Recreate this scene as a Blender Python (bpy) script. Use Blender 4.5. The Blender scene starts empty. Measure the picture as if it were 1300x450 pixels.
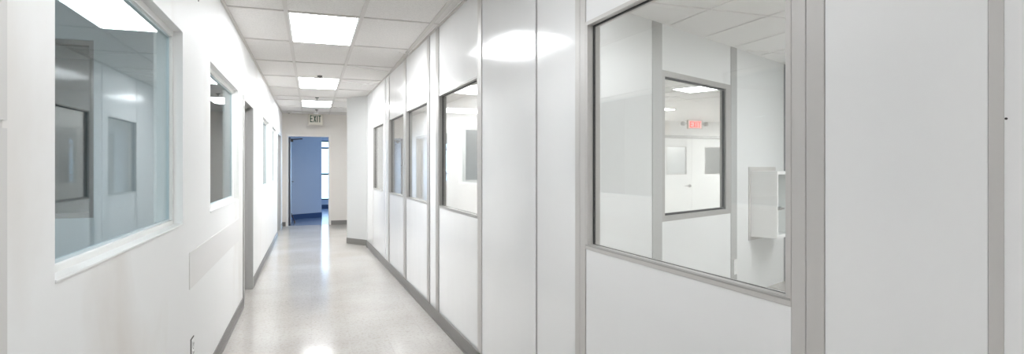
import bpy, bmesh, math, random
from mathutils import Vector, Matrix
random.seed(4)
S = bpy.context.scene
COL = S.collection
CEIL = 2.74

# ------------------------------------------------------------------ materials
def lin(c):
    c = c / 255.0
    return c / 12.92 if c <= 0.04045 else ((c + 0.055) / 1.055) ** 2.4
def rgb(r, g, b): return (lin(r), lin(g), lin(b), 1.0)

class Mat:
    def __init__(self, name):
        self.m = bpy.data.materials.new(name); self.m.use_nodes = True
        self.nt = self.m.node_tree; self.nt.nodes.clear()
        self.out = self.n('ShaderNodeOutputMaterial')
    def n(self, t, **kw):
        nd = self.nt.nodes.new(t)
        for k, v in kw.items(): setattr(nd, k, v)
        return nd
    def l(self, a, b): self.nt.links.new(a, b)
    def bsdf(self, col, rough=.5, metal=0., spec=.5, coat=0.):
        b = self.n('ShaderNodeBsdfPrincipled')
        b.inputs['Base Color'].default_value = col
        b.inputs['Roughness'].default_value = rough
        b.inputs['Metallic'].default_value = metal
        b.inputs['Specular IOR Level'].default_value = spec
        b.inputs['Coat Weight'].default_value = coat
        b.inputs['Coat Roughness'].default_value = .08
        self.l(b.outputs[0], self.out.inputs['Surface']); self.b = b
        return self
    def noise(self, scale, detail=4., dist=0., stretch=None):
        tc = self.n('ShaderNodeNewGeometry')
        nz = self.n('ShaderNodeTexNoise')
        nz.inputs['Scale'].default_value = scale; nz.inputs['Detail'].default_value = detail
        nz.inputs['Distortion'].default_value = dist
        if stretch:
            mp = self.n('ShaderNodeMapping'); mp.inputs['Scale'].default_value = stretch
            self.l(tc.outputs['Position'], mp.inputs['Vector']); self.l(mp.outputs[0], nz.inputs['Vector'])
        else:
            self.l(tc.outputs['Position'], nz.inputs['Vector'])
        return nz
    def ramp(self, fac, stops):
        r = self.n('ShaderNodeValToRGB')
        e = r.color_ramp.elements
        while len(e) < len(stops): e.new(.5)
        for i, (p, c) in enumerate(stops): e[i].position = p; e[i].color = c
        self.l(fac, r.inputs['Fac']); return r
    def colour(self, sock): self.l(sock, self.b.inputs['Base Color']); return self
    def bump(self, sock, strength=.1, dist=.01):
        bp = self.n('ShaderNodeBump'); bp.inputs['Strength'].default_value = strength
        bp.inputs['Distance'].default_value = dist
        self.l(sock, bp.inputs['Height']); self.l(bp.outputs[0], self.b.inputs['Normal']); return self

def simple(name, col, rough=.5, metal=0., spec=.5, coat=0.):
    return Mat(name).bsdf(col, rough, metal, spec, coat).m

def painted(name, col, dirty, rough=.55, lo=.56, hi=.78):
    m = Mat(name).bsdf(col, rough)
    z = m.noise(1.1, 6., .4, (1, 1, .55))
    m.colour(m.ramp(z.outputs['Fac'], [(0., col), (lo, col), (hi, dirty)]).outputs[0])
    m.bump(m.noise(140., 2.).outputs['Fac'], .06, .002)
    return m.m

def gloss_panel(name, col, rough=.13):
    m = Mat(name).bsdf(col, rough, 0, .5)
    m.bump(m.noise(2.2, 2., 0., (1, 1, .5)).outputs['Fac'], .10, .03)
    z = m.noise(300., 1.)
    return m.m

def glass_mat(name, tint, f0=.05, gloss=(1, 1, 1, 1), graze=1.):
    m = Mat(name)
    ge = m.n('ShaderNodeNewGeometry')
    d = m.n('ShaderNodeVectorMath', operation='DOT_PRODUCT')
    m.l(ge.outputs['Normal'], d.inputs[0]); m.l(ge.outputs['Incoming'], d.inputs[1])
    a = m.n('ShaderNodeMath', operation='ABSOLUTE'); m.l(d.outputs['Value'], a.inputs[0])
    s = m.n('ShaderNodeMath', operation='SUBTRACT', use_clamp=True); s.inputs[0].default_value = 1.; m.l(a.outputs[0], s.inputs[1])
    p = m.n('ShaderNodeMath', operation='POWER'); p.inputs[1].default_value = 5.; m.l(s.outputs[0], p.inputs[0])
    k = m.n('ShaderNodeMath', operation='MULTIPLY_ADD', use_clamp=True)
    k.inputs[1].default_value = (1. - f0) * graze; k.inputs[2].default_value = f0; m.l(p.outputs[0], k.inputs[0])
    t = m.n('ShaderNodeBsdfTransparent'); t.inputs[0].default_value = tint
    g = m.n('ShaderNodeBsdfGlossy'); g.inputs['Roughness'].default_value = .0; g.inputs['Color'].default_value = gloss
    x = m.n('ShaderNodeMixShader')
    m.l(k.outputs[0], x.inputs[0]); m.l(t.outputs[0], x.inputs[1]); m.l(g.outputs[0], x.inputs[2])
    m.l(x.outputs[0], m.out.inputs['Surface'])
    return m.m

def emit(name, col, strength):
    m = Mat(name); e = m.n('ShaderNodeEmission')
    e.inputs[0].default_value = col; e.inputs[1].default_value = strength
    m.l(e.outputs[0], m.out.inputs['Surface']); return m.m

def floor_mat():
    m = Mat('polished_vinyl_tile').bsdf(rgb(214, 210, 206), .12, 0, .36)
    v = m.noise(42., 5., .6)
    big = m.noise(.9, 3.)
    base = m.ramp(v.outputs['Fac'], [(.30, rgb(180, 175, 170)), (.47, rgb(193, 189, 184)), (.60, rgb(197, 193, 189)), (.72, rgb(185, 180, 175))])
    tone = m.ramp(big.outputs['Fac'], [(.35, rgb(240, 238, 236)), (.65, rgb(255, 255, 255))])
    # 12 inch square tiles with hairline joints
    tc = m.n('ShaderNodeNewGeometry')
    br = m.n('ShaderNodeTexBrick'); br.offset = 0.
    br.inputs['Scale'].default_value = 1.; br.inputs['Brick Width'].default_value = .305; br.inputs['Row Height'].default_value = .305
    br.inputs['Mortar Size'].default_value = .0008; br.inputs['Color1'].default_value = (1, 1, 1, 1)
    br.inputs['Color2'].default_value = (.965, .965, .965, 1); br.inputs['Mortar'].default_value = (.84, .84, .84, 1)
    m.l(tc.outputs['Position'], br.inputs['Vector'])
    mx = m.n('ShaderNodeMix', data_type='RGBA', blend_type='MULTIPLY'); mx.inputs[0].default_value = 1.
    mx2 = m.n('ShaderNodeMix', data_type='RGBA', blend_type='MULTIPLY'); mx2.inputs[0].default_value = 1.
    m.l(base.outputs[0], mx.inputs[6]); m.l(tone.outputs[0], mx.inputs[7])
    m.l(mx.outputs[2], mx2.inputs[6]); m.l(br.outputs['Color'], mx2.inputs[7])
    m.colour(mx2.outputs[2])
    rr = m.n('ShaderNodeMapRange'); rr.inputs[3].default_value = .09; rr.inputs[4].default_value = .16
    m.l(m.noise(3., 4.).outputs['Fac'], rr.inputs[0]); m.l(rr.outputs[0], m.b.inputs['Roughness'])
    m.bump(m.noise(5., 2.).outputs['Fac'], .05, .01)
    return m.m

def tile_mat():
    m = Mat('mineral_fibre_tile').bsdf(rgb(226, 222, 217), .9, 0, .2)
    z = m.noise(90., 3.)
    m.colour(m.ramp(z.outputs['Fac'], [(.3, rgb(211, 208, 205)), (.62, rgb(224, 221, 218))]).outputs[0])
    m.bump(z.outputs['Fac'], .25, .003)
    return m.m

M = dict(
    left=painted('left_wall_paint', rgb(240, 240, 239), rgb(226, 222, 217)),
    wall=painted('wall_paint', rgb(234, 233, 231), rgb(222, 217, 210)),
    endwall=painted('end_wall_paint', rgb(218, 213, 207), rgb(210, 204, 197)),
    patch=simple('patch_paint', rgb(229, 227, 225), .45),
    panel=gloss_panel('white_laminate', rgb(246, 246, 246)),
    panel2=simple('white_laminate_inside', rgb(232, 233, 232), .35),
    alu=Mat('anodised_aluminium').bsdf(rgb(208, 205, 202), .38, .15, .5).m,
    alul=Mat('pale_aluminium').bsdf(rgb(176, 174, 171), .35, .2, .5).m,
    black=simple('black_gasket', rgb(58, 58, 58), .6),
    seam=simple('panel_joint', rgb(150, 149, 146), .6),
    base=simple('grey_vinyl_base', rgb(124, 121, 118), .42),
    floor=floor_mat(), tile=tile_mat(),
    grid=simple('grid_enamel', rgb(204, 200, 196), .6),
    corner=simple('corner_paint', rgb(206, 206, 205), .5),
    tileroom=simple('lightened_room_tile', rgb(242, 241, 239), .7),  # ceiling tile made paler to stand in for missing room light
    greyroom=simple('pale_grey_paint', rgb(226, 226, 226), .7),
    aluin=simple('grey_inner_post', rgb(182, 182, 180), .4),
    aludark=simple('dark_inner_post', rgb(150, 150, 149), .4),
    trimw=simple('cover_strip_paint', rgb(214, 212, 209), .5),
    gridl=simple('pale_grid_enamel', rgb(240, 238, 236), .6),
    white=simple('white_enamel', rgb(236, 236, 234), .35),
    frame=simple('door_frame_enamel', rgb(172, 171, 169), .4),
    framew=simple('white_frame_enamel', rgb(222, 218, 212), .45),
    daypaint=painted('daylight_tinted_paint', rgb(196, 202, 212), rgb(182, 190, 202)),  # white walls; part of the daylight's blue is put into this colour
    bluebase=simple('dark_blue_base', rgb(52, 74, 110), .5),
    bluefloor=simple('blue_grey_floor', rgb(120, 134, 160), .18),
    teal=simple('teal_window_frame', rgb(36, 70, 84), .4),
    leaf=simple('dark_door_edge', rgb(74, 68, 70), .45),
    leafface=simple('door_veneer', rgb(120, 118, 124), .4),
    chrome=Mat('brushed_steel').bsdf(rgb(190, 188, 185), .25, 1.).m,
    bronze=simple('dark_bronze', rgb(74, 60, 48), .4, .5),
    rubber=simple('rubber_tip', rgb(110, 84, 52), .7),
    glassL=glass_mat('greenish_window_glass', (.78, .845, .86, 1), .075, graze=.5),
    glassR=glass_mat('clear_partition_glass', (.965, .972, .97, 1), .05),
    glassC=glass_mat('clear_sheet', (.95, .96, .96, 1), .05),
    glow=emit('troffer_diffuser', (.955, .98, 1., 1), 20.0),
    glow_dim=emit('dim_troffer_diffuser', (.955, .98, 1., 1), 6.2),
    glow_mid=emit('mid_troffer_diffuser', (.97, .985, 1., 1), 6.0),
    glow_low=emit('low_troffer_diffuser', (.97, .985, 1., 1), 1.8),
    glow_rear=emit('rear_troffer_diffuser', (.955, .98, 1., 1), 8.5),
    glow2=emit('room_diffuser', (.965, .985, 1., 1), 18.0),
    signface=simple('exit_sign_face', rgb(214, 208, 196), .5),
    signbody=simple('exit_sign_body', rgb(190, 182, 172), .5),
    green=simple('exit_green', rgb(22, 62, 42), .5),
    red=emit('exit_red', rgb(255, 70, 55), 1.0),
    redface=emit('exit_red_face', rgb(255, 205, 196), .9),
    dark=simple('dark_slot', rgb(60, 57, 54), .6),
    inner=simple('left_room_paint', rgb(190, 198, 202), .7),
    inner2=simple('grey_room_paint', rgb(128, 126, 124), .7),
    glassgreen=simple('glass_edge', rgb(196, 210, 214), .3),
)

# ------------------------------------------------------------------ mesh helpers
IDN = Matrix.Identity(4)
def frame(origin, u):
    u = Vector((u[0], u[1], 0)).normalized(); n = Vector((-u.y, u.x, 0))
    m = Matrix.Identity(4)
    m.col[0][:3] = u; m.col[1][:3] = n; m.col[2][:3] = (0, 0, 1); m.col[3][:3] = origin
    return m
RW = frame((1.258, 0, 0), (-.028, 1))        # right partition: x along it, +y out into the corridor
AW = frame((3.0, 4.4, 0), (.9085, .4179))    # angled partition: x along it, -y towards the corridor side

class MB:
    def __init__(self, mat=IDN): self.bm = bmesh.new(); self.f = mat
    def box(self, x0, x1, y0, y1, z0, z1, bev=0.):
        vs = [self.bm.verts.new((x, y, z)) for x in (min(x0, x1), max(x0, x1)) for y in (min(y0, y1), max(y0, y1)) for z in (min(z0, z1), max(z0, z1))]
        fs = [(0, 1, 3, 2), (4, 6, 7, 5), (0, 4, 5, 1), (2, 3, 7, 6), (0, 2, 6, 4), (1, 5, 7, 3)]
        faces = [self.bm.faces.new([vs[i] for i in f]) for f in fs]
        if bev:
            es = list({e for f in faces for e in f.edges})
            bmesh.ops.bevel(self.bm, geom=es, offset=bev, segments=2, affect='EDGES', profile=.5)
        return self
    def rect(self, x0, x1, z0, z1, y0, y1, w, bev=0.):
        """picture-frame of four bars, outer size x0..x1, z0..z1"""
        self.box(x0, x1, y0, y1, z0, z0 + w, bev); self.box(x0, x1, y0, y1, z1 - w, z1, bev)
        self.box(x0, x0 + w, y0, y1, z0 + w, z1 - w, bev); self.box(x1 - w, x1, y0, y1, z0 + w, z1 - w, bev); return self
    def prism(self, pts, z0, z1):
        a = [self.bm.verts.new((x, y, z0)) for x, y in pts]; b = [self.bm.verts.new((x, y, z1)) for x, y in pts]
        n = len(pts); self.bm.faces.new(a[::-1]); self.bm.faces.new(b)
        for i in range(n): self.bm.faces.new((a[i], a[(i + 1) % n], b[(i + 1) % n], b[i]))
        return self
    def poly_y(self, pts, y0, y1):
        """outline in x,z pushed from y0 to y1"""
        a = [self.bm.verts.new((x, y0, z)) for x, z in pts]; b = [self.bm.verts.new((x, y1, z)) for x, z in pts]
        n = len(pts); self.bm.faces.new(a); self.bm.faces.new(b[::-1])
        for i in range(n): self.bm.faces.new((a[i], b[i], b[(i + 1) % n], a[(i + 1) % n]))
        return self
    def lathe(self, cx, cy, prof, seg=20):
        rings = []
        for r, z in prof:
            rings.append([self.bm.verts.new((cx + r * math.cos(2 * math.pi * i / seg), cy + r * math.sin(2 * math.pi * i / seg), z)) for i in range(seg)])
        for a, b in zip(rings, rings[1:]):
            for i in range(seg): self.bm.faces.new((a[i], a[(i + 1) % seg], b[(i + 1) % seg], b[i]))
        self.bm.faces.new(rings[0][::-1]); self.bm.faces.new(rings[-1]); return self
    def tube(self, p, q, r, seg=10):
        p, q = Vector(p), Vector(q); d = q - p
        mt = Matrix.Translation((p + q) / 2) @ d.to_track_quat('Z', 'Y').to_matrix().to_4x4()
        bmesh.ops.create_cone(self.bm, cap_ends=True, segments=seg, radius1=r, radius2=r, depth=d.length, matrix=mt); return self
    def build(self, name, mat, parent=None, smooth=False):
        bm = self.bm
        bmesh.ops.transform(bm, matrix=self.f, verts=bm.verts)
        bmesh.ops.recalc_face_normals(bm, faces=bm.faces)
        if parent is not None: o0 = parent_loc(parent)
        else:
            xs = [v.co for v in bm.verts]
            o0 = Vector((sum((min(c[i] for c in xs), max(c[i] for c in xs))) / 2 for i in (0, 1))).to_3d()
            o0.z = min(c.z for c in xs)
        bmesh.ops.translate(bm, vec=-o0, verts=bm.verts)
        me = bpy.data.meshes.new(name); bm.to_mesh(me); bm.free()
        me.materials.append(M[mat] if isinstance(mat, str) else mat)
        if smooth:
            for p in me.polygons: p.use_smooth = True
        o = bpy.data.objects.new(name, me); COL.objects.link(o)
        if parent is not None: o.parent = parent
        else: o.location = o0
        return o
def parent_loc(o):
    v = Vector(o.location)
    while o.parent: o = o.parent; v += Vector(o.location)
    return v
def tag(o, label, cat, group=None, kind=None):
    o['label'] = label; o['category'] = cat
    if group: o['group'] = group
    if kind: o['kind'] = kind
    return o
def empty(name, loc, label, cat, group=None, kind=None, f=None):
    o = bpy.data.objects.new(name, None); COL.objects.link(o)
    o.location = (f @ Vector(loc)) if f else loc
    o.empty_display_size = .05
    return tag(o, label, cat, group, kind)
ST = 'structure'

# ------------------------------------------------------------------ floor
b = MB(); b.box(-4.2, 13.2, -3.2, 14.9, -.1, 0.)
tag(b.build('floor', 'floor'), 'polished pale speckled vinyl floor of the corridor and rooms', 'floor', kind=ST)
b = MB(); b.box(-4.2, 6.2, 14.9, 21.2, -.1, 0.)
tag(b.build('floor_far', 'bluefloor'), 'shiny blue-grey floor beyond the open end doorway', 'floor', kind=ST)

# ------------------------------------------------------------------ ceiling with its exposed grid
b = MB(); b.prism([(-.74, -3.2), (1.318, -3.2), (.93, 10.7), (1.36, 11.2), (1.36, 14.9), (-.74, 14.9)], CEIL + .008, CEIL + .1)
ceil = tag(b.build('ceiling', 'tile'), 'white mineral tile ceiling in an exposed grid', 'ceiling', kind=ST)
g = MB()
rows = [5.075 + 1.2125 * k for k in range(-7, 6)] + [11.75, 12.97, 14.19]
for x in (-.2, .412, 1.026):
    g.box(x - .017, x + .017, -3.1, 14.8, CEIL, CEIL + .0079)
for y in rows:
    xr = 1.258 - .028 * y + .0 if y < 10.9 else 1.33
    xs = [-.665, -.2, .412, 1.026, xr]
    for a, c in zip(xs, xs[1:]):
        if c - a > .03: g.box(a + .017, c - .017, y - .012, y + .012, CEIL, CEIL + .0079)
g.build('ceiling_grid', 'grid', ceil)
# perimeter angle along both walls
g = MB(); g.box(-.665, -.641, -3.1, 14.8, CEIL - .002, CEIL + .0079); g.build('wall_angle', 'grid', ceil)
g = MB(RW); g.box(-3.1, 10.64, .0, .022, CEIL - .002, CEIL + .0079); g.build('wall_angle', 'grid', ceil)
b = MB(); b.prism([(1.318, -3.2), (13.2, -3.2), (13.2, 14.9), (1.36, 14.9), (1.36, 11.2), (.93, 10.7)], CEIL + .008, CEIL + .1)
ceilr = tag(b.build('ceiling_rooms', 'tileroom'), 'smooth white tile ceiling of the rooms behind the right partition', 'ceiling', kind=ST)
b = MB(); b.box(-4.2, -.74, -3.2, 14.9, CEIL + .008, CEIL + .1); b.box(-4.2, 6.2, 14.9, 21.2, CEIL + .008, CEIL + .1)
tag(b.build('ceiling_far', 'tile'), 'tile ceiling of the left rooms and the room past the doorway', 'ceiling', kind=ST)
g = MB()
for x in (1.88, 2.49, 3.10, 3.71, 4.32, 4.93, 5.54, 6.15):
    y1 = min(4.4 + (x - 3.0) * .46 - .05, 5.9)
    g.box(x - .012, x + .012, -.9, y1, CEIL, CEIL + .0079)
for y in (.22, 1.43, 2.64, 3.86, 5.08):
    x0 = 1.30 if y < 3.5 else 3.0 + (y - 4.4) / .46 + .1
    g.box(x0, 6.3, y - .012, y + .012, CEIL, CEIL + .0079)
g.build('ceiling_grid', 'gridl', ceilr)
g = MB(AW)
for k in range(-2, 10):
    if k > -1: g.box(k * .61 - .012, k * .61 + .012, .15, 5.5, CEIL, CEIL + .0079)
for k in range(0, 5): g.box(-1., 6., .3 + 1.22 * k - .012, .3 + 1.22 * k + .012, CEIL, CEIL + .0079)
g.build('ceiling_grid', 'gridl', ceilr)

# ------------------------------------------------------------------ left wall
LX, LT = -.665, .14
Z0w, Z1w, ZD = 1.125, 2.186, 2.19
wins = [(1.89, 3.535), (4.435, 6.075), (8.961, 10.451), (11.177, 12.415)]
doors = [(6.41, 7.395), (12.70, 13.97)]
b = MB()
cur = -3.1
for (y0, y1, kind) in sorted([w + ('w',) for w in wins] + [d + ('d',) for d in doors]):
    b.box(LX - LT, LX, cur, y0, 0, CEIL + .008)
    if kind == 'w':
        b.box(LX - LT, LX, y0, y1, 0, Z0w); b.box(LX - LT, LX, y0, y1, Z1w, CEIL + .008)
    else:
        b.box(LX - LT, LX, y0, y1, ZD, CEIL + .008)
    cur = y1
b.box(LX - LT, LX, cur, 14.8, 0, CEIL + .008)
tag(b.build('wall_left', 'left'), 'white painted left corridor wall with faint scuffs', 'wall', kind=ST)
WN = ['nearest large left window with blue-grey reflections, white sill', 'left window just before the grey door frame',
      'narrow-looking left window just beyond the grey door frame', 'farthest left window, close to the end of the corridor']
for i, (y0, y1) in enumerate(wins):
    w = empty('window_%d' % (i + 1), (LX - .06, (y0 + y1) / 2, Z0w), WN[i], 'window', kind=ST)
    g = MB(Matrix.Rotation(math.pi / 2, 4, 'Z'))       # local x -> world y, local y -> world -x
    g.rect(y0, y1, Z0w, Z1w, -LX + .045, -LX + .085, .032, .002); g.build('window_frame', 'white', w)
    g = MB(Matrix.Rotation(math.pi / 2, 4, 'Z'))
    g.rect(y0 + .032, y1 - .032, Z0w + .032, Z1w - .032, -LX + .058, -LX + .072, .009); g.build('glazing_bead', 'glassgreen', w)
    g = MB(); g.box(LX - .068, LX - .062, y0 + .035, y1 - .035, Z0w + .035, Z1w - .035); g.build('glass_pane', 'glassL', w)
    g = MB(); g.box(LX - .045, LX + .004, y0 + .001, y1 - .001, Z0w + .0005, Z0w + .010, .002); g.build('window_sill', 'white', w)

def hm_frame(par, y0, y1):
    g = MB()
    for s, yy in ((1, y0), (-1, y1)):
        g.box(LX - LT - .008, LX + .014, yy, yy + s * .05, 0, ZD)
        g.box(LX - .10, LX - .05, yy + s * .05, yy + s * .066, 0, ZD - .05)
    g.box(LX - LT - .008, LX + .014, y0 + .05, y1 - .05, ZD - .05, ZD)
    g.box(LX - .10, LX - .05, y0 + .066, y1 - .066, ZD - .066, ZD - .05)
    return g.build('door_frame', 'frame', par)
DL = ['closed door in a grey metal frame on the left wall, halfway down', 'closed door in a grey metal frame at the far end of the left wall']
for i, (y0, y1) in enumerate(doors):
    d = empty('door_%d' % (i + 1), (LX - .1, (y0 + y1) / 2, 0), DL[i], 'door', kind=ST)
    hm_frame(d, y0, y1)
    g = MB(); g.box(LX - .145, LX - .102, y0 + .053, y1 - .053, .008, ZD - .053, .002); lf = g.build('door_leaf', 'frame', d)
    g = MB(); g.tube((LX - .102, y0 + .12, 1.0), (LX - .06, y0 + .12, 1.0), .011); g.tube((LX - .062, y0 + .112, 1.0), (LX - .062, y0 + .23, 1.0), .009)
    g.tube((LX - .102, y0 + .12, 1.0), (LX - .096, y0 + .12, 1.0), .028, 18); g.build('door_handle', 'chrome', lf)
# baseboards
def base_left(n, y0, y1, what):
    g = MB(); g.box(LX, LX + .007, y0, y1, .0, .104); g.box(LX + .007, LX + .014, y0, y1, .0, .016)
    tag(g.build(n, 'base'), what, 'baseboard', kind=ST)
base_left('baseboard_left', -3.1, 6.40, 'grey baseboard along the left wall in front of the door frame')
base_left('baseboard_left_far', 7.40, 12.69, 'grey baseboard along the left wall beyond the first door frame')
base_left('baseboard_left_end', 13.98, 14.8, 'short grey baseboard at the far end of the left wall')
# corner guard at the near edge and the flat repair strip under the second window
g = MB(); g.box(LX, LX + .008, 1.53, 1.611, 0, 1.535); g.box(LX, LX + .008, 1.53, 1.611, 1.553, CEIL)
g.box(LX, LX + .003, 1.53, 1.6, 1.535, 1.553)
tag(g.build('trim_1', 'trimw'), 'narrow white vertical cover strip at the near left edge of the wall', 'trim', kind=ST)
g = MB(); g.box(LX, LX + .004, 3.705, 6.075, .735, .95, .0015)
tag(g.build('wall_guard_strip', 'patch'), 'pale grey flat bumper strip on the white wall below the second left window', 'wall guard')
# socket low on the left wall
t = empty('wall_socket', (LX, 3.79, .306), 'white electrical wall socket low on left wall, cut by bottom edge', 'socket')
g = MB(); g.box(LX, LX + .003, 3.744, 3.836, .306, .437); g.build('edge_shadow', 'dark', t)  # dark backing draws the shadow line around the cover plate
g = MB(); g.box(LX + .003, LX + .006, 3.752, 3.828, .312, .430, .001); g.build('cover_plate', 'white', t)
for zc in (.345, .397):
    g = MB(); g.box(LX + .006, LX + .009, 3.772, 3.808, zc - .017, zc + .017, .001); r = g.build('receptacle', 'white', t)
    g = MB(); g.box(LX + .009, LX + .0095, 3.780, 3.784, zc - .004, zc + .010); g.box(LX + .009, LX + .0095, 3.796, 3.800, zc - .004, zc + .010)
    g.box(LX + .009, LX + .0095, 3.787, 3.793, zc - .013, zc - .007); g.build('slots', 'dark', r)
g = MB(); g.tube((LX + .006, 3.79, .371), (LX + .008, 3.79, .371), .005); g.build('screw', 'chrome', t)
# anchor hole high on the wall
g = MB(); g.tube((LX - .001, 3.985, 2.485), (LX + .003, 3.985, 2.485), .007, 10)
tag(g.build('wall_screw', 'dark'), 'tiny dark screw head high on left wall between two windows', 'screw')

# ------------------------------------------------------------------ right partition (modular clean-room wall)
TP = .06
wr = empty('wall_right', (3.0, 0, 0), 'glossy white modular panel partition on the right', 'wall', kind=ST, f=RW)
def panel(s0, s1, z0=0., z1=CEIL + .008):
    MB(RW).box(s0 + .002, s1 - .002, -TP, 0, z0, z1).build('wall_panel', 'panel', wr)
ZB, ZT = 1.068, 2.113
def wpanel(s0, s1): panel(s0, s1, 0, ZB); panel(s0, s1, ZT)
panel(9.80, 10.63); wpanel(8.614, 9.773); panel(8.42, 8.165)if False else panel(8.165, 8.42)
wpanel(6.939, 8.058); wpanel(5.64, 6.785); panel(5.271, 5.535); wpanel(3.979, 5.163)
panel(2.93, 3.887); panel(2.448, 2.907); wpanel(1.193, 2.347); panel(.727, 1.091); panel(-3.1, .66)
# posts and battens
posts = [(9.773, 9.80, .003, 'alu'), (8.42, 8.614, .006, 'panel'), (8.058, 8.165, .008, 'alul'), (6.785, 6.939, .008, 'alul'),
         (5.535, 5.64, .008, 'alul'), (5.163, 5.271, .008, 'alul'), (3.887, 3.979, .006, 'alu'), (2.907, 2.93, -.006, 'seam'),
         (2.347, 2.448, .004, 'alu'), (1.091, 1.193, .002, 'alu'), (.701, .727, .002, 'alu'), (.66, .701, .001, 'panel')]
PL = ['thin grey joint strip next to the far corner of the right wall', 'wide white joint strip between far window and narrow panel',
      'slim pale aluminium batten beside the far pair of windows', 'slim pale aluminium batten between the pair of narrow windows',
      'pale aluminium batten on the near side of the window pair', 'pale aluminium batten at the far side of the middle window',
      'grey aluminium post between the middle window and the tall blank panels', 'thin grey shadow joint between the two tall blank panels',
      'grooved grey aluminium post on the far side of the big right window', 'broad grooved grey aluminium post on the near side of the big right window',
      'grey aluminium post near the right edge, beyond the blank panel', 'pale strip with a screw at the right edge of the photo']
for i, (s0, s1, d, mt) in enumerate(posts):
    g = MB(RW); a = min(d, 0)
    if s1 - s0 > .08 and mt.startswith('alu'):       # extrusion with a shallow centre groove
        m = (s0 + s1) / 2 + .004
        g.box(s0, m - .0015, -TP - .01, d, 0, CEIL + .008, .0015); g.box(m + .0015, s1, -TP - .01, d, 0, CEIL + .008, .0015)
        g.box(m - .0016, m + .0016, -TP, d - .003, 0, CEIL + .008)
    else:
        g.box(s0, s1, -TP - .01, d, 0, CEIL + .008)
    tag(g.build('trim_%d' % (i + 2), mt), PL[i], 'trim', kind=ST)
g = MB(RW); g.tube((.6975, .0, 1.538), (.6975, .003, 1.538), .0022, 12)
tag(g.build('wall_screw', 'dark'), 'tiny dark screw in the pale strip at the right edge', 'screw')
RN = ['farthest window in the right partition', 'far half of the paired narrow windows in right partition',
      'near half of the paired narrow windows in right partition', 'middle window in right partition next to the tall blank panels',
      'big near window in right partition looking into the clean room']
for i, (s0, s1) in enumerate([(8.614, 9.773), (6.939, 8.058), (5.64, 6.785), (3.979, 5.163), (1.193, 2.347)]):
    w = empty('window_%d' % (i + 5), ((s0 + s1) / 2, 0, ZB), RN[i], 'window', kind=ST, f=RW)
    MB(RW).rect(s0, s1, ZB, ZT, -TP - .004, .003, .016 if i < 4 else .018, .001).build('window_frame', 'alul' if i < 4 else 'alu', w)
    q = .016 if i < 4 else .018
    MB(RW).rect(s0 + q, s1 - q, ZB + q, ZT - q, -.036, -.026, .006).build('gasket', 'black', w)
    MB(RW).box(s0 + q + .005, s1 - q - .005, -.034, -.028, ZB + q + .005, ZT - q - .005).build('glass_pane', 'glassR', w)
    g = MB(RW); g.box(s0 + q, s1 - q, -.026, .001, ZB + q, ZB + q + .006, .0015); g.box(s0 + .001, s1 - .001, -.02, .004, ZB + q - .003, ZB + q + .004, .0015)
    g.build('window_sill', 'alul', w)
g = MB(RW); g.box(-3.1, 10.63, .0105, .017, 0, .108); g.box(-3.1, 10.63, .017, .024, 0, .016)
tag(g.build('baseboard_right', 'base'), 'grey baseboard along the right partition', 'baseboard', kind=ST)

# white return panel at the far corner, turned towards the camera
C0, C1 = Vector((.958, 10.66)), Vector((.635, 11.13))
CW = frame((C0.x, C0.y, 0), (C1 - C0)); CL = (C1 - C0).length
b = MB(CW); b.box(0, CL, -.10, 0, 0, CEIL + .008, .003)
tag(b.build('wall_corner', 'corner'), 'plain white angled wall end where the right partition stops', 'wall', kind=ST)
g = MB(CW); g.box(.003, CL + .007, 0.0, .007, 0, .108); g.box(CL, CL + .007, -.10, .007, 0, .108)
tag(g.build('baseboard_corner', 'base'), 'grey baseboard around the angled white wall end', 'baseboard', kind=ST)
# side hall and back of the big room
b = MB(); b.prism([(.95, 10.72), (1.03, 10.68), (1.40, 11.15), (1.40, 14.8), (1.33, 14.8), (1.33, 11.2)], 0, CEIL + .008)
tag(b.build('wall_side_hall', 'wall'), 'white wall of the recess behind the angled wall end', 'wall', kind=ST)

# ------------------------------------------------------------------ end wall with the open doorway
EY = 14.8
b = MB()
b.box(-.665, -.585, EY, EY + .14, 0, CEIL + .008); b.box(.46, 1.40, EY, EY + .14, 0, CEIL + .008); b.box(-.585, .46, EY, EY + .14, 2.245, CEIL + .008)
tag(b.build('wall_end', 'endwall'), 'off-white end wall of the corridor around the open doorway', 'wall', kind=ST)
d = empty('door_3', (-.06, EY + .07, 0), 'open doorway at the corridor end with white frame and dark door folded back', 'door', kind=ST)
g = MB()
for x0, x1 in ((-.585, -.531), (.406, .46)): g.box(x0, x1, EY - .015, EY + .155, 0, 2.245, .003)
g.box(-.531, .406, EY - .015, EY + .155, 2.19, 2.245, .003); g.build('door_frame', 'framew', d)
# leaf swung back to the left, hinged on the left jamb
LF = Matrix.Translation((-.528, EY + .16, 0)) @ Matrix.Rotation(math.radians(90.3), 4, 'Z')
g = MB(LF); g.box(0, .90, -.044, 0, .012, 2.175, .002); lf = g.build('door_leaf', 'leaf', d)
g = MB(LF); g.tube((.83, -.044, 1.06), (.83, -.10, 1.06), .011); g.tube((.835, -.098, 1.06), (.71, -.098, 1.06), .010)
g.box(.80, .86, -.052, -.044, .97, 1.15, .002); g.build('door_handle', 'chrome', lf)
g = MB(LF); g.box(.30, .60, -.10, -.044, 2.08, 2.15, .004); g.build('door_closer', 'bronze', lf)
g = MB(); g.tube((-.46, EY + .35, 2.125), (-.21, EY + .16, 2.14), .012); g.tube((-.46, EY + .35, 2.125), (-.50, EY + .55, 2.12), .012)
g.build('closer_arm', 'bronze', lf)
g = MB(LF); g.box(.80, .85, -.06, -.044, .14, .24, .003); g.tube((.825, -.062, .19), (.80, -.12, .03), .010); g.build('door_stop', 'bronze', lf)
g = MB(LF); g.tube((.80, -.12, .035), (.797, -.128, .0), .018); g.build('stop_tip', 'rubber', lf)
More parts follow.
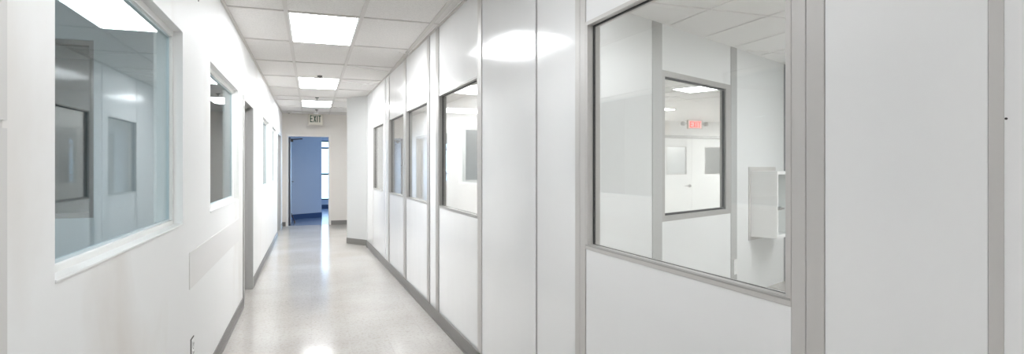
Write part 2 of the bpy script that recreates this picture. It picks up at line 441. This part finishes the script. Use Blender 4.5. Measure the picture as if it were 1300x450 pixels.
for z in (.25, 1.1, 1.98):
    g = MB(); g.tube((-.526, EY + .158, z - .05), (-.526, EY + .158, z + .05), .008); g.build('hinge', 'chrome', d)
g = MB(); g.box(-.665, -.588, EY - .007, EY, 0, .104)
tag(g.build('baseboard_end_left', 'base'), 'short grey baseboard left of the end doorway', 'baseboard', kind=ST)
g = MB(); g.box(.462, 1.33, EY - .007, EY, 0, .108)
tag(g.build('baseboard_end_right', 'base'), 'grey baseboard right of the end doorway', 'baseboard', kind=ST)

# ------------------------------------------------------------------ blue daylit room beyond
BW = frame((-.60, 16.58, 0), (.83, .60))
b = MB(BW); b.box(-.02, 1.085, 0, .12, 0, CEIL + .008)
tag(b.build('wall_blue', 'daypaint'), 'blue-looking wall seen through the open end doorway', 'wall', kind=ST)
g = MB(BW); g.box(-.02, 1.089, -.008, 0, 0, .135); g.box(1.085, 1.093, -.008, .12, 0, .135)
tag(g.build('baseboard_blue', 'bluebase'), 'dark blue baseboard under the blue wall past the doorway', 'baseboard', kind=ST)
b = MB()
b.box(-4.2, -4.1, 14.94, 21.0, 0, CEIL + .008); b.box(6.1, 6.2, 14.94, 21.0, 0, CEIL + .008)
b.box(-4.1, -.665, 14.8, 14.94, 0, CEIL + .008); b.box(1.40, 6.1, 14.8, 14.94, 0, CEIL + .008)
b.box(-4.1, -.55, 16.6, 16.7, 0, CEIL + .008)
tag(b.build('wall_blue_room', 'daypaint'), 'outer walls of the daylit room beyond the doorway', 'wall', kind=ST)
b = MB(); WY = 20.7
b.box(-4.1, 6.1, WY, WY + .15, 0, .30); b.box(-4.1, 6.1, WY, WY + .15, 2.35, CEIL + .008)
b.box(-4.1, -.6, WY, WY + .15, .30, 2.35); b.box(4.6, 6.1, WY, WY + .15, .30, 2.35)
tag(b.build('wall_blue_back', 'daypaint'), 'back wall around the bright outside window beyond the doorway', 'wall', kind=ST)
g = MB(); g.box(-4.1, 6.1, WY - .008, WY, 0, .13)
tag(g.build('baseboard_blue_back', 'bluebase'), 'dark blue baseboard below the bright outside window', 'baseboard', kind=ST)
w = empty('window_10', (2.0, WY + .07, .30), 'tall bright outside window with dark bars beyond the doorway', 'window', kind=ST)
g = MB()
for x in (-.6, 1.1, 2.8, 4.53): g.box(x, x + .07, WY + .02, WY + .10, .30, 2.35)
for z in (.30, 1.16, 2.07, 2.31): g.box(-.53, 4.53, WY + .025, WY + .095, z, z + (.06 if z > .5 else .04))
g.build('window_frame', 'teal', w)
g = MB(); g.box(-.53, 4.53, WY + .055, WY + .061, .34, 2.31); g.build('glass_pane', 'glassC', w)

# ------------------------------------------------------------------ rooms behind the left wall
b = MB(); b.box(-4.1, -4.0, -3.1, 14.8, 0, CEIL + .008); b.box(-4.0, -.665, -3.2, -3.1, 0, CEIL + .008)
tag(b.build('wall_left_rooms', 'inner'), 'pale outer wall of the rooms behind the left windows', 'wall', kind=ST)
b = MB(); px, py, pt = -1.27, 4.17, .10
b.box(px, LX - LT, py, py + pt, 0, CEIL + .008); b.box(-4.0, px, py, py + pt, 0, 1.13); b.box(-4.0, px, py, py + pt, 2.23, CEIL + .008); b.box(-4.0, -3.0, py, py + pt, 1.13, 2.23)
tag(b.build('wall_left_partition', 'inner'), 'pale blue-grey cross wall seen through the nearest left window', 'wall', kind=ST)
w = empty('window_11', ((px - 3.0) / 2, py + .05, 1.13), 'dark inner window seen through the nearest left window', 'window', kind=ST)
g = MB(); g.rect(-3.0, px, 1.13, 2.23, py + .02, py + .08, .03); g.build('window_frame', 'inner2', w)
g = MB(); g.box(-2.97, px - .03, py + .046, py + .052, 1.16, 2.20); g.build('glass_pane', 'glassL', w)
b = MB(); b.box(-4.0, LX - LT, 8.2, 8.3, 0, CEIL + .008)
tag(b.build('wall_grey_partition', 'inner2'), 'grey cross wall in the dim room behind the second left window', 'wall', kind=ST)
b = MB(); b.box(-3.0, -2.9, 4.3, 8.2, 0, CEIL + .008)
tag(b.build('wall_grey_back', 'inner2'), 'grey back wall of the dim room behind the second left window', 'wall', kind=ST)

# ------------------------------------------------------------------ clean room behind the big right window
wa = empty('wall_angled', (0.5, 0, 0), 'white panel partition inside the clean room, seen through the big window', 'wall', kind=ST, f=AW)
def apanel(a, c, z0=0., z1=CEIL + .008): MB(AW).box(a, c, 0, .06, z0, z1).build('wall_panel', 'panel2', wa)
apanel(-1.94, -1.0); apanel(-.99, -.16); apanel(.0, 1.40, 0, .945); apanel(.0, 1.40, 2.33); apanel(1.544, 2.90); apanel(3.06, 3.6)
AP = [(-1.0, -.99, .002, 'seam', 'fine joint between the white panels inside the clean room'), (-.16, 0., -.006, 'aluin', 'grey post left of the inner window in the clean room'),
      (1.40, 1.544, -.006, 'aluin', 'grey post right of the inner window in the clean room'), (2.90, 3.06, -.006, 'aludark', 'dark grey corner post behind the wall-mounted box')]
for i, (a, c, dd, mt, lb) in enumerate(AP):
    MBx = MB(AW); MBx.box(a, c, dd, .066, 0, CEIL + .008)
    tag(MBx.build('trim_%d' % (20 + i), mt), lb, 'trim', kind=ST)
w = empty('window_12', (.7, .03, .945), 'inner clean room window giving a view of the double doors', 'window', kind=ST, f=AW)
MB(AW).rect(.0, 1.40, .945, 2.33, -.004, .064, .052, .001).build('window_frame', 'alul', w)
g = MB(AW); g.box(1.28, 1.348, -.004, .064, .997, 2.278); g.build('mullion', 'alul', w)
MB(AW).rect(.052, 1.28, .997, 2.278, .012, .03, .02).build('gasket', 'black', w)
MB(AW).box(.066, 1.266, .018, .024, 1.01, 2.262).build('glass_pane', 'glassC', w)
b = MB()
b.prism([(6.27, 5.90), (6.37, 5.90), (6.37, -.9), (6.27, -.9)], 0, CEIL + .008)
tag(b.build('wall_clean_room', 'panel2'), 'white far wall of the clean room', 'wall', kind=ST)
b = MB(); b.box(1.36, 6.37, -1.0, -.9, 0, CEIL + .008)
tag(b.build('wall_clean_room_near', 'panel2'), 'white near wall of the clean room', 'wall', kind=ST)

# pass-through cabinet
def F(p): return AW @ Vector(p)
t = empty('pass_through_cabinet', (2.15, -.142, .60), 'white wall-mounted box with clear door, behind the big right window', 'cabinet', f=AW)
MB(AW).box(1.85, 2.62, -.008, 0, .605, 1.445, .001).build('back_plate', 'alu', t)
g = MB(AW); bx0, bx1, bz0, bz1, bd = 1.895, 2.415, .65, 1.397, -.284
g.box(bx0, bx0 + .018, bd + .004, -.008, bz0, bz1, .001); g.box(bx1 - .018, bx1, bd + .004, -.008, bz0, bz1, .001)
g.box(bx0 + .018, bx1 - .018, bd + .004, -.008, bz0, bz0 + .018); g.box(bx0 + .018, bx1 - .018, bd + .004, -.008, bz1 - .018, bz1)
g.box(bx0 + .018, bx1 - .018, -.022, -.008, bz0 + .018, bz1 - .018)
g.build('cabinet_body', 'white', t)
MB(AW).rect(bx0, bx1, bz0, bz1, bd - .016, bd + .004, .036, .002).build('door_frame', 'white', t)
dr = MB(AW).box(bx0 + .036, bx1 - .036, bd - .010, bd - .004, bz0 + .036, bz1 - .036).build('clear_door', 'glassC', t)
for z in (.83, 1.22):
    MB(AW).box(bx1 - .10, bx1 - .03, bd - .024, bd - .014, z - .03, z + .03, .002).build('hinge', 'chrome', dr)
g = MB(AW); g.box(bx0 + .012, bx0 + .075, bd - .034, bd - .016, .965, 1.005, .003); g.tube((bx0 + .03, bd - .030, .985), (bx0 + .03, bd - .06, .985), .012)
g.box(bx0 + .022, bx0 + .085, bd - .066, bd - .055, .977, .993, .002); g.build('latch', 'chrome', dr)
# socket plate on the post
t = empty('wall_socket', (1.49, -.008, .27), 'white socket plate on grey post under the cabinet, behind big window', 'socket', f=AW)
MB(AW).box(1.452, 1.540, -.016, -.006, .272, .437, .002).build('cover_plate', 'white', t)
for zc in (.325, .385): MB(AW).box(1.476, 1.516, -.019, -.016, zc - .02, zc + .02, .001).build('receptacle', 'white', t)

# ------------------------------------------------------------------ big white room behind the partition
b = MB(); FY = 13.6
b.box(1.40, 3.54, FY, FY + .12, 0, CEIL + .008); b.box(4.9, 9.10, FY, FY + .12, 0, CEIL + .008); b.box(3.54, 4.9, FY, FY + .12, 0, 1.06); b.box(3.54, 4.9, FY, FY + .12, 2.42, CEIL + .008); b.box(11.5, 13.1, FY, FY + .12, 0, CEIL + .008); b.box(9.10, 11.5, FY, FY + .12, 2.34, CEIL + .008)
tag(b.build('wall_far', 'wall'), 'white far wall around the double doors beyond the inner window', 'wall', kind=ST)
w = empty('window_13', (4.22, FY + .06, 1.06), 'grey inner window on the far wall seen through the middle right window', 'window', kind=ST)
g = MB(); g.rect(3.54, 4.9, 1.06, 2.42, FY - .01, FY + .13, .06); g.build('window_frame', 'white', w)
g = MB(); g.box(3.58, 4.86, FY + .05, FY + .056, 1.10, 2.38); g.build('glass_pane', 'glassC', w)
b = MB(); b.box(3.2, 5.3, 14.6, 14.7, 0, CEIL + .008); b.box(3.1, 3.2, FY + .12, 14.7, 0, CEIL + .008); b.box(5.3, 5.4, FY + .12, 14.7, 0, CEIL + .008)
tag(b.build('wall_grey_room', 'greyroom'), 'grey wall of the dim space behind the far inner window', 'wall', kind=ST)
b = MB(); b.box(13.0, 13.1, 5.8, FY, 0, CEIL + .008); b.box(6.30, 13.1, 5.80, 5.90, 0, CEIL + .008)
tag(b.build('wall_big_room', 'wall'), 'side walls of the white room beyond the inner window', 'wall', kind=ST)
d = empty('door_4', (10.3, FY, 0), 'pair of white doors with small windows seen through the inner window', 'door', kind=ST)
g = MB()
for x0, x1 in ((9.10, 9.16), (11.44, 11.5)): g.box(x0, x1, FY - .02, FY + .13, 0, 2.34)
g.box(9.16, 11.44, FY - .02, FY + .13, 2.27, 2.34); g.build('door_frame', 'alul', d)
for (x0, x1, v0, v1) in ((9.166, 10.303, 9.44, 10.14), (10.309, 11.434, 10.76, 11.34)):
    g = MB()
    y0, y1 = FY + .03, FY + .075
    g.box(x0, x1, y0, y1, .01, 1.22); g.box(x0, x1, y0, y1, 2.03, 2.265); g.box(x0, v0, y0, y1, 1.22, 2.03); g.box(v1, x1, y0, y1, 1.22, 2.03)
    lf = g.build('door_leaf', 'white', d)
    g = MB(); g.rect(v0, v1, 1.22, 2.03, y0 - .006, y1 + .004, .022); vf = g.build('vision_frame', 'alu', lf)
    g = MB(); g.box(v0 + .022, v1 - .022, y0 + .02, y0 + .026, 1.242, 2.008); g.build('vision_glass', 'glassC', vf)
    if x0 < 10:
        g = MB(); g.tube((10.23, y0, .90), (10.23, y0 - .06, .90), .022); g.tube((10.24, y0 - .058, .90), (10.05, y0 - .058, .90), .016)
        g.tube((10.23, y0, .90), (10.23, y0 - .01, .90), .045, 18); g.build('door_handle', 'chrome', lf)
b = MB(); b.box(8.6, 12.4, 14.7, 14.8, 0, CEIL + .008); b.box(8.5, 8.6, FY + .12, 14.8, 0, CEIL + .008); b.box(12.4, 12.5, FY + .12, 14.8, 0, CEIL + .008)
tag(b.build('wall_behind_doors', 'wall'), 'pale wall glimpsed through the windows of the double doors', 'wall', kind=ST)
# closing wall behind the camera
b = MB(); b.box(-.665, 1.50, -3.2, -3.1, 0, CEIL + .008)
tag(b.build('wall_rear', 'wall'), 'plain white wall behind the camera', 'wall', kind=ST)

# ------------------------------------------------------------------ lights
def troffer(cx, cy, w, l, label, group, rot=0., glow='glow'):
    f = Matrix.Translation((cx, cy, 0)) @ Matrix.Rotation(rot, 4, 'Z')
    t = empty('ceiling_light', (cx, cy, CEIL), label, 'ceiling light', group)
    g = MB(f)
    for a in ((-w / 2, w / 2, -l / 2, -l / 2 + .016), (-w / 2, w / 2, l / 2 - .016, l / 2), (-w / 2, -w / 2 + .014, -l / 2 + .016, l / 2 - .016), (w / 2 - .014, w / 2, -l / 2 + .016, l / 2 - .016)):
        g.box(*a, CEIL - .001, CEIL + .0079)
    g.build('frame', 'white', t)
    MB(f).box(-w / 2 + .014, w / 2 - .014, -l / 2 + .016, l / 2 - .016, CEIL + .001, CEIL + .0075).build('diffuser', glow, t)
    return t
GC = 'corridor ceiling lights'
troffer(.106, 5.68, .585, 1.186, 'largest glowing ceiling panel, nearest of the three corridor lights in view', GC)
troffer(.106, 9.316, .585, 1.186, 'glowing ceiling panel, second of the three corridor lights', GC)
troffer(.106, 12.36, .585, 1.186, 'glowing ceiling panel just in front of the exit sign', GC)
troffer(.106, 2.04, .585, 1.186, 'glowing corridor ceiling panel above the big right window, out of frame', GC, 0, 'glow_dim')
troffer(.106, -1.60, .585, 1.186, 'glowing corridor ceiling panel behind the camera', GC, 0, 'glow_rear')
GR = 'ceiling lights in the rooms behind the right partition'
troffer(2.185, 3.25, .585, 1.186, 'glowing ceiling panel at the top corner of the big right window', GR, 0, 'glow_low')
troffer(5.235, 3.25, .585, 1.186, 'added clean room fill panel ahead of the wall-mounted box, out of frame', GR, 0, 'glow2')  # unseen, placed to brighten the right part of the angled partition
troffer(3.405, 1.43, .585, 1.186, 'added clean room fill panel out of frame above the big window', GR, 0, 'glow2')  # added out of view as fill for the clean room
RA = math.atan2(.4179, .9085)
troffer(5.95 + .25, 8.17 - .55, .62, 1.2, 'glowing ceiling panel seen through the inner clean room window', GR, RA, 'glow2')
troffer(7.40, 11.0, .6, .6, 'small far ceiling panel at left edge of the inner window view', GR, RA, 'glow2')
troffer(2.62, 9.15, .8, 1.2, 'upper ceiling panel seen through the middle right window', GR, RA, 'glow_mid')
troffer(3.4, 12.75, 1.2, 1.1, 'lower ceiling panel seen through the middle right window', GR, 0, 'glow_mid')
troffer(10.2, 9.2, .6, 1.2, 'ceiling panel of the white room beyond the inner window, hidden by its frame', GR, RA, 'glow2')
troffer(12.0, 11.5, 1.2, 1.2, 'added square fill panel right of the far double doors, hidden by a post', GR, 0, 'glow2')  # added out of sight to whiten the double doors
troffer(6.4, 12.2, 1.2, 1.2, 'added square fill panel left of the far double doors, hidden by a panel', GR, 0, 'glow2')  # another unseen light added for the double doors

def lamp(name, loc, size, power, col=(1, 1, 1)):
    L = bpy.data.lights.new(name, 'AREA'); L.shape = 'RECTANGLE'; L.size, L.size_y = size; L.energy = power; L.color = col
    o = bpy.data.objects.new(name, L); o.location = loc; COL.objects.link(o); return o
lamp('room_fill', (-1.5, .4, 2.7), (.9, .9), 66, (.90, .96, 1.0))  # unseen fill added to lift the room behind the nearest left window
lamp('dim_room_fill', (-2.0, 6.2, 2.7), (.8, .8), .25)  # very weak added fill, no fixture here
lamp('far_room_fill', (-2.4, 11.5, 2.7), (1.2, 1.2), 40)  # added so the far left windows look pale, no fixture here
lamp('daylight_fill', (3.0, 20.95, 1.4), (3.0, 2.0), 270, (.50, .72, 1.0)).rotation_euler = (math.radians(-90), 0, 0)  # unseen, added outside the window to boost its blue daylight
lamp('vestibule_fill', (10.3, 14.2, 2.7), (1.2, .5), 14)  # added fill that brightens the glass in the double doors
lamp('dim_space_fill', (4.2, 14.15, 2.7), (.8, .4), 5)  # added fill that lightens the grey pane, no fixture here

# ------------------------------------------------------------------ sprinklers, smoke detector, exit signs
SL = ['small pendant sprinkler in front of the second corridor light', 'small pendant sprinkler between the second and third corridor lights', 'small pendant sprinkler just above the exit sign']
for (x, y, lb) in ((.115, 8.55, SL[0]), (.10, 11.2, SL[1]), (.115, 13.62, SL[2])):
    t = empty('sprinkler_head', (x, y, CEIL), lb, 'sprinkler', 'corridor sprinklers')
    MB().lathe(x, y, [(.036, CEIL + .0079), (.036, CEIL - .001), (.026, CEIL - .010), (.012, CEIL - .012)], 24).build('escutcheon', 'dark', t, True)
    g = MB(); g.lathe(x, y, [(.012, CEIL - .011), (.012, CEIL - .026), (.006, CEIL - .028), (.006, CEIL - .05)], 14)
    g.tube((x - .012, y, CEIL - .026), (x - .013, y, CEIL - .045), .003); g.tube((x + .012, y, CEIL - .026), (x + .013, y, CEIL - .045), .003)
    g.tube((x - .013, y, CEIL - .044), (x, y, CEIL - .056), .003); g.tube((x + .013, y, CEIL - .044), (x, y, CEIL - .056), .003)
    g.build('frame', 'chrome', t)
    MB().lathe(x, y, [(.016, CEIL - .056), (.017, CEIL - .058), (.004, CEIL - .060)], 18).build('deflector', 'chrome', t)
t = empty('smoke_detector', (-.49, 14.25, CEIL), 'small round smoke detector on ceiling at far left corner', 'smoke detector')
MB().lathe(-.49, 14.25, [(.06, CEIL + .0079), (.06, CEIL - .008), (.045, CEIL - .03), (.02, CEIL - .036)], 24).build('housing', 'grid', t, True)
MB().lathe(-.49, 14.25, [(.024, CEIL - .034), (.024, CEIL - .040), (.012, CEIL - .044)], 18).build('sensor_cap', 'dark', t, True)

def letters(f, x, z, h, w, gap, d0, d1):
    """E X I T built as flat cut-out strokes; x = left edge, z = bottom"""
    s = w * .30; g = MB(f)
    def q(*p): g.poly_y(p, d0, d1)
    def bar(a, c, e, k): q((a, e), (c, e), (c, k), (a, k))
    bar(x, x + s, z, z + h)
    for zz in (z, z + h / 2 - s / 2, z + h - s): bar(x + s, x + w * (.85 if zz == z + h / 2 - s / 2 else 1), zz, zz + s)
    x += w + gap
    q((x, z), (x + s, z), (x + w, z + h), (x + w - s, z + h)); q((x + w - s, z), (x + w, z), (x + s, z + h), (x, z + h))
    x += w + gap
    bar(x, x + s, z, z + h)
    x += s + gap
    bar(x + w / 2 - s / 2, x + w / 2 + s / 2, z, z + h - s); bar(x, x + w, z + h - s, z + h)
    return g
SY = 14.45
t = empty('exit_sign', (.10, SY, 2.445), 'exit sign with dark green EXIT letters hung before the end wall', 'exit sign')
g = MB(); g.box(-.080, .270, SY - .02, SY + .03, 2.445, 2.712, .004); g.build('housing', 'signbody', t)
g = MB(); g.box(-.058, .248, SY - .024, SY - .02, 2.465, 2.70); g.build('face', 'signface', t)
letters(IDN, -.030, 2.520, .165, .066, .012, SY - .030, SY - .024).build('lettering', 'green', t)
g = MB(); g.box(.055, .16, SY - .05, SY + .04, 2.712, CEIL + .0079, .003); g.build('ceiling_mount', 'white', t)
EX = frame((10.28, 12.9, 0), (1, 0))
t = empty('exit_sign', (10.03, 12.9, 2.50), 'red lit EXIT sign above the double doors beyond the inner window', 'exit sign')
X0 = 9.62
g = MB(); g.box(X0, X0 + .46, 12.88, 12.94, 2.48, 2.72, .004); g.build('housing', 'signbody', t)
g = MB(); g.box(X0 + .02, X0 + .44, 12.876, 12.88, 2.495, 2.705); g.build('face', 'redface', t)
letters(IDN, X0 + .055, 2.515, .165, .090, .018, 12.870, 12.876).build('lettering', 'red', t)
for dx in (-.14, .60):
    g = MB(); g.lathe(X0 + dx, 12.9, [(.03, 2.56), (.065, 2.575), (.065, 2.66), (.03, 2.68)], 18); g.tube((X0 + dx, 12.9, 2.62), (X0 + .23, 12.91, 2.62), .015)
    g.build('emergency_lamp', 'alul', t)
t.location.x = t.location.x

# ------------------------------------------------------------------ world (daylight outside the end window)
W = bpy.data.worlds.new('daylight'); S.world = W; W.use_nodes = True
bg = W.node_tree.nodes['Background']; bg.inputs[0].default_value = (.50, .72, 1.0, 1); bg.inputs[1].default_value = 3.2

# ------------------------------------------------------------------ camera
cam = bpy.data.cameras.new('camera'); co = bpy.data.objects.new('camera', cam); COL.objects.link(co)
cam.sensor_width = 36.; cam.lens = 719.5 / 1300 * 36.; cam.shift_y = -13 / 1300.; cam.clip_start = .05; cam.clip_end = 200
co.location = (0, 0, 1.447); co.rotation_euler = (math.pi / 2, 0, -math.radians(19.5))
S.camera = co
S.view_settings.view_transform = 'Standard'; S.view_settings.look = 'None'; S.view_settings.exposure = .46; S.view_settings.gamma = 1.
S.cycles.max_bounces = 12; S.cycles.diffuse_bounces = 6; S.cycles.glossy_bounces = 5; S.cycles.transparent_max_bounces = 20
S.cycles.sample_clamp_indirect = 6.
S.cycles.use_denoising = True
